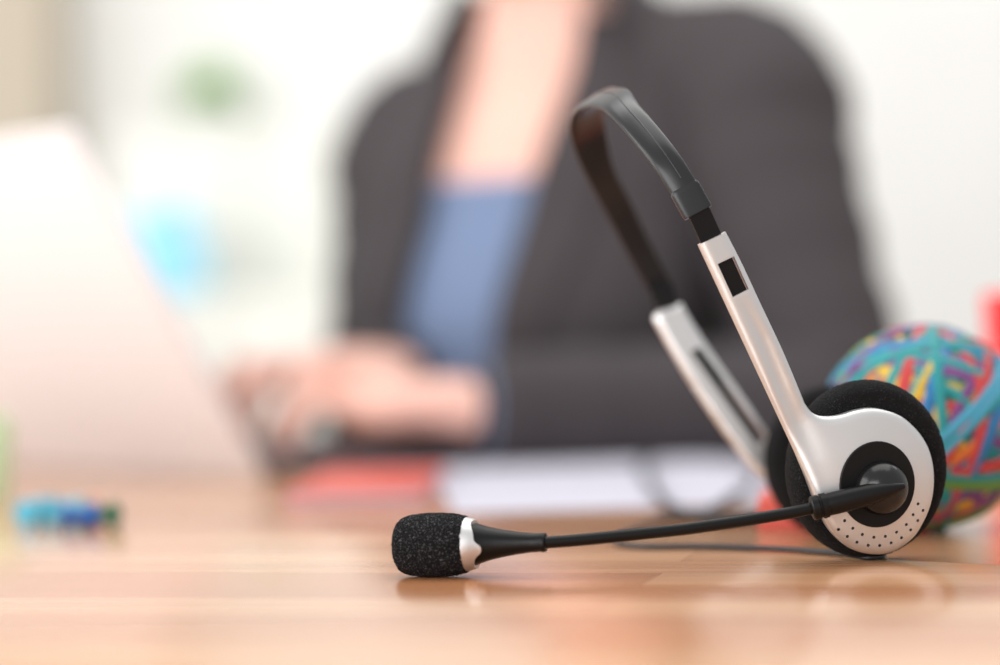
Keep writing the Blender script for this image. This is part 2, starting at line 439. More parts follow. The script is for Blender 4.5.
pc = Pn2.px(866, 468.5); q1 = Pn2.px(944, 468.5); q2 = Pn2.px(866, 379.5)
pad(Pn2, pc, abs(q1.x - pc.x), abs(q2.y - pc.y), 0, 'ear_pad', .0165)

# ---- far ear cup and arm, seen from its inner side
PF = Plane(at(815, 468, 1.030), V(-.13, .98, -.10), -.002)
fl = [(653.5, 319), (673, 354), (699.5, 397), (729, 439), (755, 471), (784, 492)]
fr_ = [(815, 512), (850, 512), (872, 490), (870, 445), (845, 415), (815, 418), (790, 455), (772, 438), (749, 404.5), (722.6, 367), (699.5, 333), (682.5, 305)]
outF = [PF.px(*p) for p in spline(fl, 6) + spline(fr_, 6) + [(681, 303), (660, 309.5), (655, 314)]]
hF = [[PF.px(*p) for p in ((690, 352), (699, 347.5), (766, 438), (756.5, 446))]]
plateF = build('arm_plate', shell(PF, outF, hF, -.0038, -.0012, .0028, .0012), M['silver'], hs, smooth=32)
plateF['label'] = 'silver arm behind, its open channel side showing'
adF = (PF.px(669, 310) - PF.px(755, 450)).normalized(); awF = Vector((-adF.y, adF.x)); sF = PF.px(669, 310)
sliderF = build('slider', strip(PF, PF.px(655, 284), sF - adF * .066, awF, .0036, -.0020, -.0004), M['matte'], hs)
Pf2 = Plane(PF.w((0, 0), -.012), PF.n)
pcF = Pf2.px(835, 461); q1 = Pf2.px(905, 461); q2 = Pf2.px(835, 384.5)
pad(Pf2, pcF, abs(q1.x - pcF.x), abs(q2.y - pcF.y), 0, 'ear_pad', .0165)
build('backing_disc', prism(PF, ellipse(PF, 830, 466, 40, 44), -.004, .004), M['dark'], plateF)

# ---- headband
rim = [(672.5, 196.6, .8885), (654.6, 168.5, .8915), (636.7, 145.5, .899), (619, 124.5, .911), (606, 111.5, .924), (596, 106.5, .937), (583, 106.5, .954), (572, 112.5, .972),
       (567.7, 124, .986), (571.5, 144, 1.002), (580.5, 167, 1.014), (593, 191, 1.025), (608.6, 219, 1.034), (628, 256, 1.042), (650, 294, 1.048)]
rimP = spline([at(p[0], p[1], p[2] - .0135 - .003 * i / 14) for i, p in enumerate(rim)], 8)
# even out the curve a little
for _ in range(9):
    rimP = [rimP[0]] + [(a + b * 2 + c) / 4 for a, b, c in zip(rimP, rimP[1:], rimP[2:])] + [rimP[-1]]
W = V(.86, .06, .50).normalized()
wtab = [(0, .0108), (.22, .0110), (.38, .0142), (.5, .0184), (.62, .0162), (.8, .0122), (1, .0112)]
n = len(rimP)
mb = MB(); rings = []; ridge = []; midline = []
for i, p in enumerate(rimP):
    t = (rimP[min(i + 1, n - 1)] - rimP[max(i - 1, 0)]).normalized()
    wv = (W - t * W.dot(t)).normalized(); nv = t.cross(wv).normalized()
    if i == 0: ref = nv if nv.y < 0 else -nv; 
    if nv.dot(ref) < 0: nv = -nv
    ref = nv
    wd = lerp_tab(wtab, i / (n - 1)); th = .0013
    c = p + wv * wd / 2
    ring = []
    e = 4.0
    for k in range(28):
        a = 2 * math.pi * k / 28; ca, sa = math.cos(a), math.sin(a)
        x = math.copysign(abs(ca) ** (2 / e), ca) * wd / 2; y = math.copysign(abs(sa) ** (2 / 2.6), sa) * th
        y -= (x / (wd / 2)) ** 2 * .0006
        ring.append(c + wv * x + nv * y)
    rings.append(ring); midline.append((c, wv, nv, t, wd))
band = build('headband', mb.rings(rings), M['band'], hs, smooth=50)
band['label'] = 'dark grey curved plastic headband'
# raised centre line on the outer face
rd = MB()
rd.tube([c + wv * wd * .08 + nv * .00125 for c, wv, nv, t, wd in midline[3:int(n * .6)]], .00033, 8)
build('centre_ridge', rd, M['band'], band, smooth=80)
def sleeve(mid, d, length, wd, th, pname, m_=M['band']):
    c, wv, nv, t, _ = mid; t = d
    wv = (wv - t * wv.dot(t)).normalized(); nv = t.cross(wv).normalized()
    rings = []
    for k, (s, h) in enumerate(((.90, -.001), (1, -.0002), (1.0, .001), (1.0, length - .001), (.95, length))):
        ring = []
        for j in range(28):
            a = 2 * math.pi * j / 28; ca, sa = math.cos(a), math.sin(a)
            ring.append(c + t * h + wv * math.copysign(abs(ca) ** .4, ca) * wd / 2 * s + nv * math.copysign(abs(sa) ** .5, sa) * th * s)
        rings.append(ring)
    build(pname, MB().rings(rings), m_, band, smooth=45)
cN = midline[0]; endN = PN.w(PN.px(701.0, 216.0), .0012)
sleeve(cN, (endN - cN[0]).normalized(), .0102, .0116, .0022, 'end_sleeve')
cF = midline[-1]; endF = PF.w(PF.px(665, 302), .0012)
sleeve(cF, (endF - cF[0]).normalized(), .008, .0116, .0020, 'end_sleeve', M['matte'])

# ---- microphone boom
ball_c = jo + PN.n * .0052
tip = at(902, 486.5, (ball_c).y - .002)
col = at(818.5, 506.9, .8775)
hold = [tip + (col - tip) * t for t in (0, .08, .2, .4, .6, .8, .93)]
boom_holder_pts = hold
rad = [.0014, .0023, .0033, .0041, .0043, .0043, .0042]
mbh = MB().tube(hold, rad, 24, 'round')
bh = build('boom_holder', mbh, M['black'], hs, smooth=50)
dcol = (col - tip).normalized()
cp = tip + (col - tip) * .925
build('collar_ring', MB().lathe([(.0040, -.001), (.0047, -.0008), (.0048, .0012), (.0043, .0015), (.0043, .002), (.0047, .0023), (.0046, .0046), (.0040, .0052), (.0025, .0054)], cp, dcol, 28), M['black'], bh, smooth=35)
boom_px = [(820, 506.4, .8773), (790, 512.8, .8755), (750, 519.6, .8730), (715, 524.8, .8712), (680, 529.6, .8700), (620, 536, .8680), (575, 540.3, .8670), (541, 542.8, .8664)]
bp_ = spline([at(*p) for p in boom_px], 10)
build('boom', MB().tube(bp_, .00225, 20), M['black'], hs, smooth=60)
# microphone capsule at the boom's end
m_end = at(546, 542.3, .8665); m_tip = at(395.5, 545.8, .8815)
ma = (m_tip - m_end).normalized(); L_ = (m_tip - m_end).length
k_ = .8552 / FPX
neck_prof = [(.002, -.0003), (.0034, 0), (.0036, .0006), (.0036, .0016), (.0034, .002), (.0036, .006), (.0042, .011), (.0052, .017), (.0063, .022), (.0075, .0258), (.0084, .0280), (.0086, .033), (.004, .036)]
cap = build('microphone_neck', MB().lathe(neck_prof, m_end, ma, 48), M['black'], hs, smooth=50)
# silver collar with a tongue
e1 = V(0, 0, 1); e1 = (e1 - ma * e1.dot(ma)).normalized(); e2 = ma.cross(e1)
if e2.y > 0: e2s = -1
else: e2s = 1
rings = []; seg = 72
def neck_r(h):
    for (r0, h0), (r1, h1) in zip(neck_prof, neck_prof[1:]):
        if h0 <= h <= h1 and h1 > h0: return r0 + (r1 - r0) * (h - h0) / (h1 - h0)
    return .0084
def colr(h): return lerp_lin([(.019, .0062), (.0245, .0079), (.0275, .0091), (.0305, .0099), (.034, .0100)], h)
def lerp_lin(tab, x):
    for (a, b), (c, d) in zip(tab, tab[1:]):
        if x <= c: return b + (d - b) * max(0, (x - a)) / (c - a)
    return tab[-1][1]
for layer in (0, 1):
    pass
outer = []; inner = []
for q in range(9):
    ro = []; ri = []
    for j in range(seg):
        a = 2 * math.pi * j / seg
        fy = math.sin(a) * e2s         # 1 on the camera side
        ang = math.asin(max(-1, min(1, math.cos(a))))   # +90 top, -90 bottom on camera side
        deg = math.degrees(ang)
        h0 = .0257 - .0004 * math.cos(math.radians(deg * 2)) 
        h0 -= .0026 * math.exp(-(abs(deg + 12) / 18) ** 3) - .0012 * math.exp(-((deg - 62) / 22) ** 2) - .0008 * math.exp(-((deg + 70) / 20) ** 2)
        h = h0 + (.0325 - h0) * q / 8
        r = max(neck_r(h), colr(h)) + .0003
        d = e1 * math.cos(a) + e2 * math.sin(a)
        ro.append(m_end + ma * h + d * r); ri.append(m_end + ma * h + d * (max(neck_r(h), colr(h)) - .0012))
    outer.append(ro); inner.append(ri)
build('collar', MB().rings(outer + inner[::-1], cyc=True), M['silver'], cap, smooth=50)
# foam windscreen
wr = []; seg = 170; h_a = .0300; LW = L_ - h_a
fp = spline([Vector((.002, .002)), Vector((.0088, .0008)), Vector((.0101, 0)), Vector((.0109, .0022)), Vector((.01155, .0060)), Vector((.0118, .0110)), Vector((.0118, .0160)),
             Vector((.0115, LW - .0085)), Vector((.0109, LW - .0050)), Vector((.0096, LW - .0024)), Vector((.0072, LW - .0008)), Vector((.0040, LW - .0002)), Vector((.0003, LW))], 9)
for r_, x in [(q.x, q.y) for q in fp]:
    ring = []
    for j in range(seg):
        a = 2 * math.pi * j / seg
        d = e1 * math.cos(a) + e2 * math.sin(a)
        p = m_end + ma * (h_a + x) + d * r_
        nv = noise.noise(p * 900) * .5 + noise.noise(p * 2300) * .5
        ring.append(p + (d * min(1, r_ / .008) + ma * (.6 if x > LW - .004 else 0)) * nv * .0006)
    wr.append(ring)
foam = build('foam_windscreen', MB().rings(wr), M['mic_foam'], cap, smooth=180)

# ---- cable, lying on the desk in a loose loop
cz = .0016
cab = [at(884, 556, .906), at(880, 560.5, .901)] + [on_desk(*p, cz) for p in ((858, 556), (820, 551.5), (770, 548.5), (700, 546.5), (645, 546.5), (616, 542), (628, 531), (668, 519), (705, 514), (738, 496), (757, 478), (752, 466), (715, 459.5), (668, 459), (645, 465), (649, 482), (664, 503), (690, 517), (730, 521), (790, 508), (850, 488), (960, 467), (1100, 455))]
cp2 = spline(cab, 10)
for i, p in enumerate(cp2):
    p.z = max(p.z, lerp_tab([(0, .0012), (.34, .0013), (.42, .0025), (1, .0025)], i / len(cp2)))
# lift where it crosses itself
build('cable', MB().tube(cp2, [lerp_tab([(0, .0011), (.34, .0012), (.42, .0024), (1, .0024)], i / len(cp2)) for i in range(len(cp2))], 10, up=V(0, 0, 1)), M['cable'], hs, smooth=80)

# ------------------------------------------------------------------ rubber band ball
rnd = random.Random(23)
BR = .0446
bc = on_desk(926, 530); bc = V(bc.x, bc.y, BR)
rb = thing('rubber_band_ball', 'multicoloured ball of wound rubber bands behind the ear pad', 'rubber band ball', (bc.x, bc.y, 0))
cols = {'teal': (28, 158, 160), 'blue': (38, 128, 190), 'navy': (52, 72, 150), 'purple': (132, 70, 140), 'red': (216, 62, 62), 'orange': (240, 124, 48), 'yellow': (244, 196, 48), 'green': (110, 170, 80), 'pink': (226, 130, 150), 'sky': (80, 180, 214)}
bm_ = {k: mat('rubber_' + k, lin(*[c * .86 for c in v]), .55) for k, v in cols.items()}
build('core', MB().ball(bc, BR * .945, seg=40, rg=24), bm_['teal'], rb, smooth=180)
names = list(cols)
weights = [9, 4, 2, 3, 4, 3, 2, 3, 1, 2]
kk = 0; NB = 96
while kk < NB:
    z = rnd.uniform(-1, 1); a = rnd.uniform(0, 2 * math.pi)
    nrm0 = V(math.sqrt(1 - z * z) * math.cos(a), math.sqrt(1 - z * z) * math.sin(a), z); off0 = rnd.uniform(-.3, .3) * BR
    cname = rnd.choices(names, weights)[0]
    for m_ in range(rnd.randint(1, 3)):
        if kk >= NB: break
        nrm = (nrm0 + V(rnd.gauss(0, .05), rnd.gauss(0, .05), rnd.gauss(0, .05))).normalized()
        e1_ = nrm.orthogonal().normalized(); e2_ = nrm.cross(e1_)
        off = off0 + (m_ - 1.5) * .0036; hwid = rnd.uniform(.0013, .0026); lift = .0002 + .0026 * kk / NB
        Rr = BR * .95; rings = []
        ph = rnd.uniform(0, 6.28); wob = rnd.uniform(0, .002)
        for j in range(64):
            t = 2 * math.pi * j / 64
            o2 = off + wob * math.sin(2 * t + ph)
            ring = []
            for s_, up_ in ((-1, -.0012), (-1, .0002), (-.7, .0007), (.7, .0007), (1, .0002), (1, -.0012)):
                oo = o2 + s_ * hwid; rr = math.sqrt(max(0, Rr * Rr - oo * oo))
                d = (e1_ * math.cos(t) + e2_ * math.sin(t)) * rr + nrm * oo
                ring.append(bc + d * (1 + (lift + up_) / Rr))
            rings.append(ring)
        cn = cname if rnd.random() < .75 else rnd.choices(names, weights)[0]
        build('rubber_band', MB().rings(rings, cyc=True), bm_[cn], rb, smooth=50); kk += 1

# ------------------------------------------------------------------ laptop
U = V(.75, .66, 0).normalized(); Wd = V(-U.y, U.x, 0)       # towards its user; along the hinge
hc = on_desk(268, 478); hc.z = 0
lap = thing('laptop', 'pale silver open laptop under the typing hands', 'laptop', (hc.x, hc.y, 0))
LM = Matrix.Translation(hc) @ Matrix(((U.x, Wd.x, 0, 0), (U.y, Wd.y, 0, 0), (0, 0, 1, 0), (0, 0, 0, 1)))
LWID, LDEP = .345, .235
build('base', MB().rbox((0, 0, .003), (LDEP, LWID, .016), .008, LM), M['lapbase'], lap)
for x in (.03, LDEP - .03):
    for y in (.03, LWID - .03):
        build('foot', MB().rbox((x - .008, y - .008, 0), (x + .008, y + .008, .0032), .004, LM), M['key'], lap)
kb = build('keyboard_tray', MB().rbox((.018, .014, .0155), (LDEP - .012, LWID - .014, .0166), .003, LM), M['key'], lap)
for r in range(5):
    for c in range(13):
        x = .026 + r * .0215; y = .026 + c * .02265
        build('key', MB().rbox((x, y, .0165), (x + .018, y + .0195, .0182), .002, LM, 2), M['key'], kb)
build('touchpad', MB().rbox((.15, .12, .0165), (.215, .225, .0171), .003, LM), M['steel'], lap)
tilt = math.radians(32)
LM2 = LM @ Matrix.Translation((-.0005, 0, .0035)) @ Matrix.Rotation(-tilt, 4, 'Y')
lid = build('lid', MB().rbox((-.007, 0, 0), (0, LWID, .265), .003, LM2), M['lap'], lap)
build('screen', MB().box((0, .012, .014), (.0006, LWID - .012, .228), LM2), M['screen'], lid)
build('hinge', MB().tube([LM @ V(.003, .05, .0135), LM @ V(.003, LWID - .05, .0135)], .006, 14), M['key'], lap)

# ------------------------------------------------------------------ things on the desk
def flat(name, label, cat, cx, cy, wx, wy, z0, z1, ang, m, group=None, r=.001):
    Mx = Matrix.Translation((cx, cy, 0)) @ Matrix.Rotation(math.radians(ang), 4, 'Z')
    o = build(name, MB().rbox((-wx / 2, -wy / 2, z0), (wx / 2, wy / 2, z1), r, Mx), m, loc=(cx, cy, z0))
    return tag(o, label, cat, group)
def sheet(label, cx, cy, ang, z, wx=.21, wy=.297, seed=0):
    Mx = Matrix.Translation((cx, cy, 0)) @ Matrix.Rotation(math.radians(ang), 4, 'Z')
    top = []; nx, ny = 9, 12
    mb = MB(); vs = []
    for t in (0, .0004):
        for j in range(ny):
            for i in range(nx):
                x = -wx / 2 + wx * i / (nx - 1); y = -wy / 2 + wy * j / (ny - 1)
                cl = .003 * max(0, x / (wx / 2) - .5) ** 2 * max(0, y / (wy / 2))
                vs.append(Mx @ V(x, y, z + t + cl))
    fs = []; N_ = nx * ny
    for j in range(ny - 1):
        for i in range(nx - 1):
            a = j * nx + i; fs.append((a, a + nx, a + nx + 1, a + 1)); fs.append((N_ + a, N_ + a + 1, N_ + a + nx + 1, N_ + a + nx))
    per = [i for i in range(nx)] + [j * nx + nx - 1 for j in range(1, ny)] + [(ny - 1) * nx + i for i in range(nx - 2, -1, -1)] + [j * nx for j in range(ny - 2, 0, -1)]
    for a, b in zip(per, per[1:] + per[:1]): fs.append((a, b, b + N_, a + N_))
    o = build('paper_sheet', mb.add(vs, fs), M['page'], loc=(cx, cy, z), smooth=40)
    return tag(o, label, 'paper', 'loose papers on the desk')
sheet('white paper sheet lying in front of the dark sleeve, left of the cable loop', .070, 1.35, 4, .0003)
sheet('white paper sheet under the cable loop, beside the headband arm', .205, 1.475, -9, .0008)
sheet('white paper sheet tucked behind the other papers by the sleeve', .07, 1.555, 14, .0013, .297, .19)

nb = thing('notebook', 'red notebook lying half under the front edge of the laptop', 'notebook', (-.10, 1.47, 0))
NM = Matrix.Translation((-.078, 1.40, 0)) @ Matrix.Rotation(math.radians(-2), 4, 'Z') @ Matrix.Diagonal((.56, 1.05, .8, 1))
build('cover', MB().rbox((-.068, -.105, .0075), (.068, .105, .0088), .003, NM).rbox((-.068, -.105, 0), (.068, .105, .0012), .003, NM).box((-.068, -.102, .0005), (-.0665, .102, .0085), NM), M['red'], nb)
build('pages', MB().box((-.066, -.102, .0011), (.065, .102, .0076), NM), M['page'], nb)

rp = on_desk(852, 530)
pd = thing('notepad', 'small red pad lying behind the far ear pad', 'notepad', (rp.x, rp.y + .03, 0))
PM = Matrix.Translation((rp.x, rp.y + .035, 0)) @ Matrix.Rotation(math.radians(-8), 4, 'Z')
build('cover', MB().rbox((-.036, -.035, .0125), (.036, .035, .0142), .003, PM).rbox((-.036, -.035, 0), (.036, .035, .0015), .003, PM).box((-.0362, -.0352, .0005), (.0362, -.0338, .0135), PM), M['red'], pd)
build('pages', MB().box((-.0345, -.0335, .0014), (.0345, .0335, .0126), PM), M['page'], pd)

# red pencil cup at the right edge
cc = on_desk(1053, 478); cc.z = 0
cupr = thing('pencil_cup', 'tall red tapered pencil cup behind the rubber band ball', 'pencil cup', cc)
cup_prof = [(.031, 0), (.0325, .001), (.0372, .105), (.0374, .107), (.0366, .1075), (.0355, .106), (.0312, .004), (.001, .004)]
build('cup', MB().lathe(cup_prof, cc, V(0, 0, 1), 48), M['redcup'], cupr, smooth=45)

# pale green beaker at the left edge
gc = on_desk(-22, 500); gc.z = 0
gcup = thing('beaker', 'pale green plastic beaker cut by the photo edge beside the laptop', 'beaker', gc)
build('cup', MB().lathe([(.017, 0), (.018, .001), (.021, .048), (.0214, .049), (.0205, .0485), (.0165, .003), (.001, .003)], gc, V(0, 0, 1), 40), M['greencup'], gcup, smooth=45)

# push pins lying on the desk
pin_m = {'cyan': mat('cyan_plastic', lin(70, 165, 190), .25), 'blue': mat('blue_plastic', lin(24, 84, 160), .25), 'green': mat('green_plastic', lin(30, 110, 74), .25), 'peach': mat('peach_plastic', lin(226, 170, 150), .25)}
def push_pin(px, py, ang, colr_, label):
    p = on_desk(px, py); r = .0052
    d = V(math.cos(math.radians(ang)), math.sin(math.radians(ang)), 0)
    # rests on its two flanges
    t = thing('push_pin', label, 'push pin', (p.x, p.y, 0), 'push pins left on the desk')
    k = 1.3; o = V(p.x, p.y, r * k)
    build('head', MB().lathe([(a_ * k, b_ * k) for a_, b_ in [(.001, -.0002), (.0050, 0), (.0052, .0006), (.0052, .0014), (.0046, .002), (.0034, .0032), (.0029, .006), (.0032, .0095), (.0042, .0112), (.0052, .0118), (.0052, .0128), (.0044, .0134), (.0012, .0137)]], o, d, 24), pin_m[colr_], t, smooth=50)
    build('point', MB().tube([o + d * .0135 * k, o + d * .0215 * k, o + d * .0235 * k], [.0007, .00065, .0001], 8), M['steel'], t)
    return t
push_pin(25, 527, 70, 'cyan', 'cyan push pin at the outer end of the push pin row')
push_pin(49, 526, 95, 'cyan', 'cyan push pin second from the outer end of the push pin row')
push_pin(72, 526, 80, 'cyan', 'cyan push pin next to the peach push pin')
push_pin(62, 531, 10, 'blue', 'dark blue push pin lying crosswise in front of the cyan ones')
push_pin(90, 524, 100, 'peach', 'pale peach push pin standing out among the blue and green ones')
push_pin(116, 529, 160, 'green', 'dark green push pin at the inner end of the push pin row')

# ------------------------------------------------------------------ white cabinets far behind
def cabinet(name, label, x0, x1, y0, y1, top, nd):
    t = thing(name, label, 'cabinet', ((x0 + x1) / 2, (y0 + y1) / 2, -DESK))
    build('body', MB().rbox((x0, y0, -DESK), (x1, y1, top), .003), M['shelf'], t)
    wd = (x1 - x0) / nd
    for k in range(nd):
        a = x0 + wd * k + .002; b = x0 + wd * (k + 1) - .002
        d = build('door', MB().rbox((a, y0 - .018, -DESK + .06), (b, y0 - .0005, top - .004), .002), M['shelf'], t)
        hx = b - .03 if k % 2 == 0 else a + .03; hz = top - .25
        build('handle', MB().tube([V(hx, y0 - .018, hz), V(hx, y0 - .035, hz + .005), V(hx, y0 - .035, hz + .085), V(hx, y0 - .018, hz + .09)], .0035, 10), M['shelf'], d)
    return t
cabinet('sideboard', 'low white sideboard carrying the light blue binder', -.60, -.15, 3.22, 3.54, .155, 2)
cabinet('cabinet', 'taller white cabinet behind the sideboard with the potted plant on it', -.58, -.17, 3.56, 3.695, .415, 2)
# blue binder leaning on the shelf
b0 = at(186, 281, 3.40); b0.z = .155; b0.y = 3.40
bd = thing('binder', 'light blue binder leaning on the white sideboard beside the laptop lid', 'binder', b0)
b0.z += .0115
BMx = Matrix.Translation(b0) @ Matrix.Rotation(math.radians(-13), 4, 'Y')
build('cover', MB().rbox((-.05, -.05, .0), (.036, .05, .125), .004, BMx), M['cyan'], bd)
build('spine_label', MB().box((-.025, -.0512, .075), (.012, -.0498, .11), BMx), M['cyan'], bd)
# plant
p0 = at(213, 96, 3.62); p0.z = .415
pl_ = thing('potted_plant', 'small green plant in a white pot on top of the taller white cabinet', 'potted plant', p0)
build('pot', MB().lathe([(.026, 0), (.028, .002), (.035, .04), (.036, .042), (.032, .042), (.031, .036), (.001, .036)], p0, V(0, 0, 1), 32), M['pot'], pl_, smooth=45)
build('soil', MB().lathe([(.031, .034), (.029, .038), (.001, .039)], p0, V(0, 0, 1), 24), M['soil'], pl_)
lv = MB()
for k in range(80):
    a = rnd.uniform(0, 6.28); el = rnd.uniform(.25, 1.45); ln = rnd.uniform(.05, .085)
    d = V(math.cos(a) * math.cos(el), math.sin(a) * math.cos(el), math.sin(el)); sd = d.cross(V(0, 0, 1)).normalized(); up = sd.cross(d)
    o = p0 + V(0, 0, .036) + V(math.cos(a), math.sin(a), 0) * .008
    rr = []
    for t in (0, .3, .6, .85, 1):
        wd = .013 * math.sin(math.pi * min(1, .12 + t * .88)) + .0006
        c = o + d * ln * t - V(0, 0, 1) * .02 * t * t * math.cos(el)
        rr.append([c - sd * wd, c + up * .0008, c + sd * wd, c - up * .0008])
    lv.rings(rr)
build('leaves', lv, M['leaf'], pl_, smooth=60)
# beige cupboard at the far left
cb = thing('cupboard', 'tall beige cupboard at the edge of the photo behind the laptop', 'cupboard', (-.96, 3.62, -DESK))
build('body', MB().rbox((-1.27, 3.56, -DESK), (-.655, 3.695, 1.2), .004), M['beige'], cb)
for x0, x1, hx in ((-1.265, -.965, -.99), (-.96, -.66, -.935)):
    d = build('door', MB().rbox((x0, 3.540, -DESK + .05), (x1, 3.5595, 1.19), .003), M['beige'], cb)
    build('handle', MB().tube([V(hx, 3.5400, .05), V(hx, 3.518, .055), V(hx, 3.518, .165), V(hx, 3.5400, .17)], .004, 10), M['steel'], d)

# ------------------------------------------------------------------ the woman at the desk
F = V(-.53, -.85, 0).normalized(); S = V(.85, -.53, 0).normalized()      # where her chest faces; towards her left shoulder
TC = V(.066, 1.955, 0)
LEAN = [(-.30, .085), (-.05, .088), (.08, .074), (.20, .026), (.30, .006), (.40, .032)]
def tc(z): return V(TC.x, TC.y, z) + F * lerp_tab(LEAN, z)
person = thing('person', 'seated person in a charcoal jacket over a blue top typing on a laptop', 'person', (TC.x, TC.y, -DESK))
rings_tab = [(-.30, .165, .125), (-.20, .16, .12), (-.08, .138, .105), (.02, .135, .105), (.10, .15, .118), (.16, .158, .120), (.21, .160, .108), (.26, .158, .092), (.295, .138, .078), (.322, .100, .068), (.345, .068, .060), (.365, .056, .057), (.42, .052, .054)]
def sec(z, grow=0.0):
    for (z0, a0, b0_), (z1, a1, b1) in zip(rings_tab, rings_tab[1:]):
        if z <= z1:
            t = max(0, (z - z0) / (z1 - z0)); return a0 + (a1 - a0) * t + grow, b0_ + (b1 - b0_) * t + grow
    return rings_tab[-1][1] + grow, rings_tab[-1][2] + grow
def torso_pt(z, ang, grow=0.0):
    a, b = sec(z, grow); e = 2.3
    c, s_ = math.cos(ang), math.sin(ang)
    return tc(z) + F * b * math.copysign(abs(c) ** (2 / e), c) + S * a * math.copysign(abs(s_) ** (2 / e), s_)
body = MB()
body.rings([[torso_pt(z, 2 * math.pi * j / 40) for j in range(40)] for z in [-.30 + .72 * k / 44 for k in range(45)]])
# joints
shL = V(.197, 1.845, .279); elL = at(838, 415, 1.715); wrL = at(497, 412, 1.648)
shR = V(-.068, 2.025, .254); elR = V(-.097, 1.985, .03); wrR = V(-.086, 1.79, .060)
def limb(mb, pts, rad, seg=20): mb.tube(pts, rad, seg, 'round')
limb(body, [tc(.27) + S * .10, shL, shL + (elL - shL) * .4, elL, elL + (wrL - elL) * .3, wrL], [.05, .052, .046, .040, .040, .026])
limb(body, [tc(.265) - S * .10, shR, shR + (elR - shR) * .4, elR, elR + (wrR - elR) * .3, wrR], [.05, .052, .046, .040, .040, .026])
# hands: palm, four bent fingers, thumb
def hand(mb, wr, direc, thumb_side, drop, scale=1.0):
    d = direc.normalized(); up = V(0, 0, 1); up = (up - d * up.dot(d)).normalized(); sd = d.cross(up).normalized() * thumb_side
    # palm as a flattened loft from wrist to knuckles
    rings = []
    for t, hw_, ht in ((-.01, .025, .02), (.01, .028, .019), (.035, .036, .017), (.06, .041, .015), (.082, .041, .012), (.09, .036, .009)):
        c = wr + d * t * scale + up * (.006 * math.sin(math.pi * max(0, t) / .09))
        rings.append([c + sd * hw_ * scale * math.copysign(abs(math.cos(a)) ** .7, math.cos(a)) + up * ht * scale * math.sin(a) for a in [2 * math.pi * k / 20 for k in range(20)]])
    mb.rings(rings)
    for off, ln, spread in ((.031, .070, .10), (.0105, .079, .02), (-.0105, .073, -.06), (-.031, .058, -.16)):
        fd = (d + sd * spread).normalized()
        k0 = wr + (d * .080 + sd * off) * scale
        p1 = k0 + (fd * .46 * ln + up * .010) * scale
        p2 = p1 + (fd * .28 * ln - up * (.014 + drop * .4)) * scale
        p3 = p2 + (fd * .14 * ln - up * (.016 + drop)) * scale
        mb.tube([k0 - d * .02 * scale, k0, p1, p2, p3], [.0095 * scale, .0098 * scale, .0088 * scale, .008 * scale, .0068 * scale], 12, 'round')
    t0 = wr + (d * .022 + sd * .026) * scale
    t1 = t0 + (d * .030 + sd * .022 - up * .006) * scale; t2 = t1 + (d * .028 + sd * .008 - up * .008) * scale; t3 = t2 + (d * .020 - sd * .004 - up * .004) * scale
    mb.tube([t0 - sd * .012, t0, t1, t2, t3], [.014 * scale, .014 * scale, .0115 * scale, .0098 * scale, .0078 * scale], 12, 'round')
dL = V(-.97, -.10, .0); dR = V(-.45, -.80, 0)
hand(body, wrL, V(-.98, .06, .03), 1, .010, 1.12)
hand(body, wrR, V(-.62, -.78, .02), -1, .010, 1.12)
# neck and head
G = V(-.62, -.78, -.22).normalized(); GS = V(0, 0, 1).cross(G).normalized() * -1; GU = GS.cross(G).normalized()
if GU.z < 0: GU = -GU
hd = tc(.34) + V(0, 0, .158) + F * .035
body.tube([tc(.31), tc(.37), hd - V(0, 0, .055)], [.062, .054, .052], 24, 'round')
HM = Matrix((S, F, V(0, 0, 1))).transposed()
HR = Matrix((GS, G, GU)).transposed()
body.ball(hd + GU * .022 - G * .012, (.076, .094, .092), HR, 28, 18)          # skull
body.ball(hd - GU * .035 + G * .018, (.060, .072, .078), HR, 24, 16)          # face
body.ball(hd - GU * .094 + G * .058, (.028, .026, .022), HR)
body.ball(hd - GU * .062 + G * .066, (.028, .022, .020), HR)                  # chin
body.tube([hd + GU * .012 + G * .080, hd - GU * .018 + G * .097, hd - GU * .028 + G * .096], [.007, .009, .0105], 12, 'round')   # nose
for s_ in (-1, 1):
    body.ball(hd - GU * .028 + G * .052 + GS * .032 * s_, (.026, .028, .028), HR)   # cheeks
    body.ball(hd + GU * .0155 + G * .0725 + GS * .031 * s_, (.0165, .012, .0065), HR)  # upper lids
    body.ball(hd - GU * .0065 + G * .072 + GS * .031 * s_, (.015, .011, .005), HR)  # lower lids
    body.ball(hd + GS * .076 * s_ - GU * .008 - G * .012, (.009, .020, .031), HR)  # ears
    body.tube([hd + GU * .026 + G * .082 + GS * .014 * s_, hd + GU * .028 + G * .070 + GS * .044 * s_], .008, 10, 'round')  # brow
# legs under the desk
hipz = -.27
for s_ in (-1, 1):
    h0 = tc(hipz) + S * .085 * s_; kn = h0 + F * .36 + S * .02 * s_ + V(0, 0, .02); an = kn - F * .04; an.z = -DESK + .08
    limb(body, [h0, h0 + (kn - h0) * .5, kn, kn + (an - kn) * .35, an], [.085, .075, .056, .052, .036])
    body.tube([an - V(0, 0, .03), an - V(0, 0, .045) + F * .07, an - V(0, 0, .055) + F * .15], [.035, .03, .022], 14, 'round')
tmp = bpy.data.objects.new('tmp_body', new_mesh('tmp_body', body)); C.objects.link(tmp)
rm = tmp.modifiers.new('r', 'REMESH'); rm.mode = 'VOXEL'; rm.voxel_size = .0042; rm.use_smooth_shade = True
sm = tmp.modifiers.new('s', 'SMOOTH'); sm.factor = .5; sm.iterations = 4
dg = bpy.context.evaluated_depsgraph_get(); dg.update()
bme = bpy.data.meshes.new_from_object(tmp.evaluated_get(dg)); bpy.data.objects.remove(tmp)
bme.transform(Matrix.Translation(-LOC[person.name])); bme.name = 'body'
bme.materials.clear(); bme.materials.append(M['skin'])
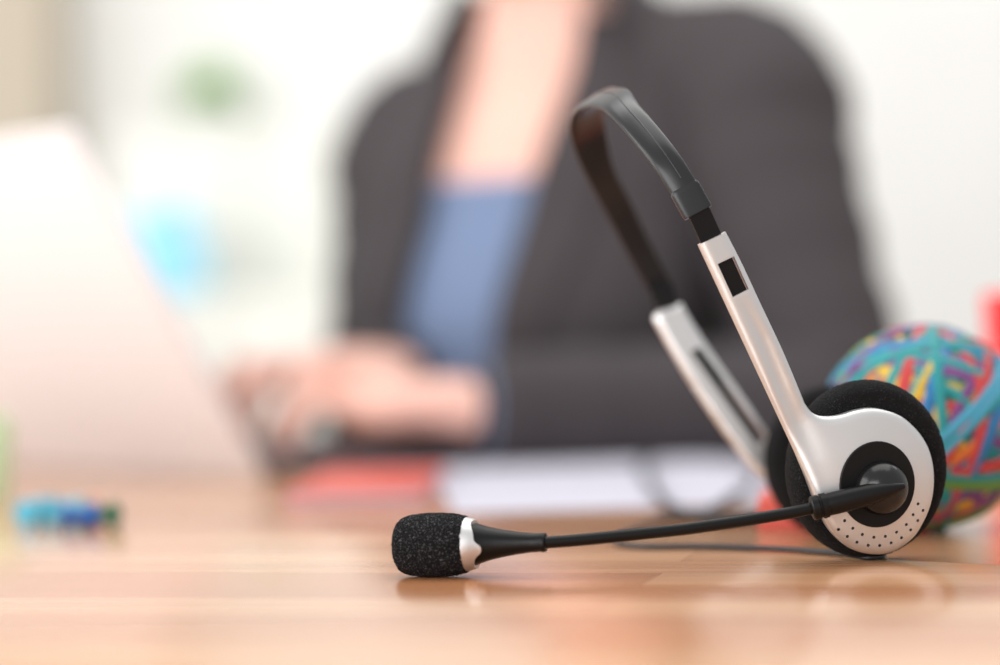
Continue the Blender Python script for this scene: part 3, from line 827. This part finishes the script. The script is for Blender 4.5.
bo = bpy.data.objects.new('body', bme); C.objects.link(bo); bo.parent = person; LOC[bo.name] = LOC[person.name]
# face details and hair
for s_ in (-1, 1):
    eb = build('eye', MB().ball(hd + GU * .004 + G * .0685 + GS * .031 * s_, .0125, None, 16, 10), M['eyewhite'], bo, smooth=180)
    build('iris', MB().ball(hd + GU * .003 + G * .0770 + GS * .031 * s_, .0052, None, 12, 8), M['iris'], bo, smooth=180)
build('lips', MB().ball(hd - GU * .0585 + G * .0835, (.020, .0065, .0045), HR).ball(hd - GU * .066 + G * .0825, (.017, .0065, .005), HR), M['lip'], bo, smooth=180)
hair = MB(); rings = []
for i in range(15):
    el = math.radians(-60 + 148 * i / 14); ring = []
    for j in range(32):
        a = 2 * math.pi * j / 32                     # 0 = forward
        cut = max(0, math.cos(a))
        e_ = max(el, math.radians(34) * cut - math.radians(60) * (1 - cut)) if cut > 0 else el
        p = V(math.sin(a) * math.cos(e_) * .087, math.cos(a) * math.cos(e_) * .105, math.sin(e_) * .104)
        ring.append(hd + GU * .022 - G * .014 + HR @ p)
    rings.append(ring)
hair.rings(rings); hair.ball(hd + GU * .03 - G * .125, (.042, .036, .042), HR)
build('hair', hair, M['hair'], person, smooth=60)
# blue top
rings = [[torso_pt(z, 2 * math.pi * j / 48, .006) for j in range(48)] for z in [-.26 + (.213 + .26) * k / 30 for k in range(31)]]
rin = [[torso_pt(z, 2 * math.pi * j / 48, .001) for j in range(48)] for z in [.213, -.26]]
build('blue_top', MB().rings(rings + rin, cyc=True), M['bluetop'], person, smooth=60)
# trousers and shoes
tr = MB(); shoes = MB()
for s_ in (-1, 1):
    h0 = tc(hipz) + S * .085 * s_; kn = h0 + F * .36 + S * .02 * s_ + V(0, 0, .02); an = kn - F * .04; an.z = -DESK + .10
    tr.tube([h0 - F * .06, h0 + (kn - h0) * .5, kn - F * .01, kn + (an - kn) * .12 + F * .004, kn + (an - kn) * .35, an], [.098, .085, .068, .066, .062, .055], 24, 'round')
    sh_ = an.copy(); sh_.z = -DESK
    Mx = Matrix.Translation(sh_) @ Matrix((S, F, V(0, 0, 1))).transposed().to_4x4()
    shoes.rings([[Mx @ V(math.cos(a) * hw_, math.sin(a) * (.135) + .055, z) for a in [2 * math.pi * k / 24 for k in range(24)]] for z, hw_ in ((0, .042), (.02, .045), (.045, .042), (.07, .03))])
build('trousers', tr, M['trouser'], person, smooth=60)
build('shoes', shoes, M['key'], person, smooth=60)
# jacket: torso shell open at the front, plus sleeves
def open_half(z): return lerp_tab([(-.22, .060), (.0, .046), (.10, .044), (.18, .046), (.25, .052), (.30, .056), (.345, .056)], z)
jz = [-.22 + (.345 + .22) * k / 40 for k in range(41)]
def jring(z, g):
    a, b = sec(z, g)
    if z > .25: g2 = 0
    ph = math.asin(min(.92, (open_half(z) / a)) ** 1.15)
    return [torso_pt(z, ph + (2 * math.pi - 2 * ph) * j / 60, g) for j in range(61)]
jk = MB()
ro = [jring(z, .017) for z in jz]; ri = [jring(z, .012) for z in jz]
full = [o_ + i_[::-1] for o_, i_ in zip(ro, ri)]
jk.rings(full)
def sleeve_tube(sh_, el_, wr_, r, inn):
    mid = [inn, sh_, sh_ + (el_ - sh_) * .25, sh_ + (el_ - sh_) * .6, el_ + (sh_ - el_) * .08, el_ + (wr_ - el_) * .1, el_ + (wr_ - el_) * .5, wr_ + (el_ - wr_) * .12, wr_]
    P = spline(mid, 5); R_ = spline([Vector((x, 0)) for x in r], 5)
    # soft folds in the cloth
    rr = [x.x * (1 + .03 * math.sin(i * 1.9)) for i, x in enumerate(R_)]
    jk.tube(P, rr, 28, 'round')
sleeve_tube(shL, elL, wrL + (elL - wrL) * .06, [.058, .070, .068, .061, .056, .054, .050, .045, .042], tc(.305) + S * .055)
sleeve_tube(shR, elR, wrR + (elR - wrR) * .10, [.056, .066, .064, .058, .054, .052, .048, .044, .040], tc(.285) - S * .06)
jacket = build('jacket', jk, M['jacket'], person, smooth=70)
# lapels and collar
lp = MB()
for s_ in (-1, 1):
    rr = []
    for k in range(16):
        z = .03 + (.335 - .03) * k / 15; a, b = sec(z, .017)
        ph = math.asin(min(.92, open_half(z) / a) ** 1.15)
        wd = .055 * math.sin(math.pi * (.06 + .78 * k / 15))
        ph2 = ph + wd / a
        g0, g1 = .0185, .0215
        rr.append([torso_pt(z, s_ * ph, g0), torso_pt(z, s_ * ph, g1), torso_pt(z, s_ * (ph + ph2) / 2, g1 + .001), torso_pt(z, s_ * ph2, g1), torso_pt(z, s_ * ph2, g0 - .002)])
    lp.rings(rr)
rr = []
for j in range(30):
    a = math.radians(52) + math.radians(256) * j / 29
    lo = torso_pt(.325, a, .014); hi = torso_pt(.378, a, .014)
    out = (lo - tc(.325)).normalized()
    rr.append([lo, hi, hi + out * .006, lo + out * .016])
lp.rings(rr)
build('lapel', lp, M['jacket'], jacket, smooth=50)
# shirt cuff at her left wrist
cu = MB(); dw = (wrL - elL).normalized()
cu.tube([wrL - dw * .03, wrL - dw * .005, wrL + dw * .012], [.036, .036, .034], 24)
build('shirt_cuff', cu, M['bluetop'], person, smooth=50)
# chair
ch = thing('office_chair', 'low dark office chair under the seated person', 'chair', (TC.x, TC.y, -DESK))
CM = Matrix.Translation((TC.x, TC.y, -DESK)) @ Matrix((S, F, V(0, 0, 1))).transposed().to_4x4()
build('seat', MB().rbox((-.22, -.19, .33), (.22, .27, .375), .05, CM), M['trouser'], ch)
build('backrest', MB().rbox((-.17, -.225, .42), (.17, -.19, .70), .015, CM), M['trouser'], ch)
build('back_bar', MB().box((-.025, -.24, .32), (.025, -.226, .6), CM).box((-.025, -.24, .30), (.025, -.05, .329), CM), M['key'], ch)
build('column', MB().tube([CM @ V(0, 0, .07), CM @ V(0, 0, .329)], .025, 20), M['steel'], ch)
for k in range(5):
    a = 2 * math.pi * k / 5
    lg = build('leg', MB().tube([CM @ V(0, 0, .085), CM @ V(math.cos(a) * .27, math.sin(a) * .27, .065)], [.024, .016], 12), M['key'], ch)
    build('caster', MB().tube([CM @ V(math.cos(a) * .27 - math.sin(a) * .012, math.sin(a) * .27 + math.cos(a) * .012, .026), CM @ V(math.cos(a) * .27 + math.sin(a) * .012, math.sin(a) * .27 - math.cos(a) * .012, .026)], .026, 18), M['key'], lg)

# ------------------------------------------------------------------ lift everything from desk level to floor level
for o in bpy.data.objects:
    if o.parent is None and o.type not in ('CAMERA', 'LIGHT'): o.location.z += DESK
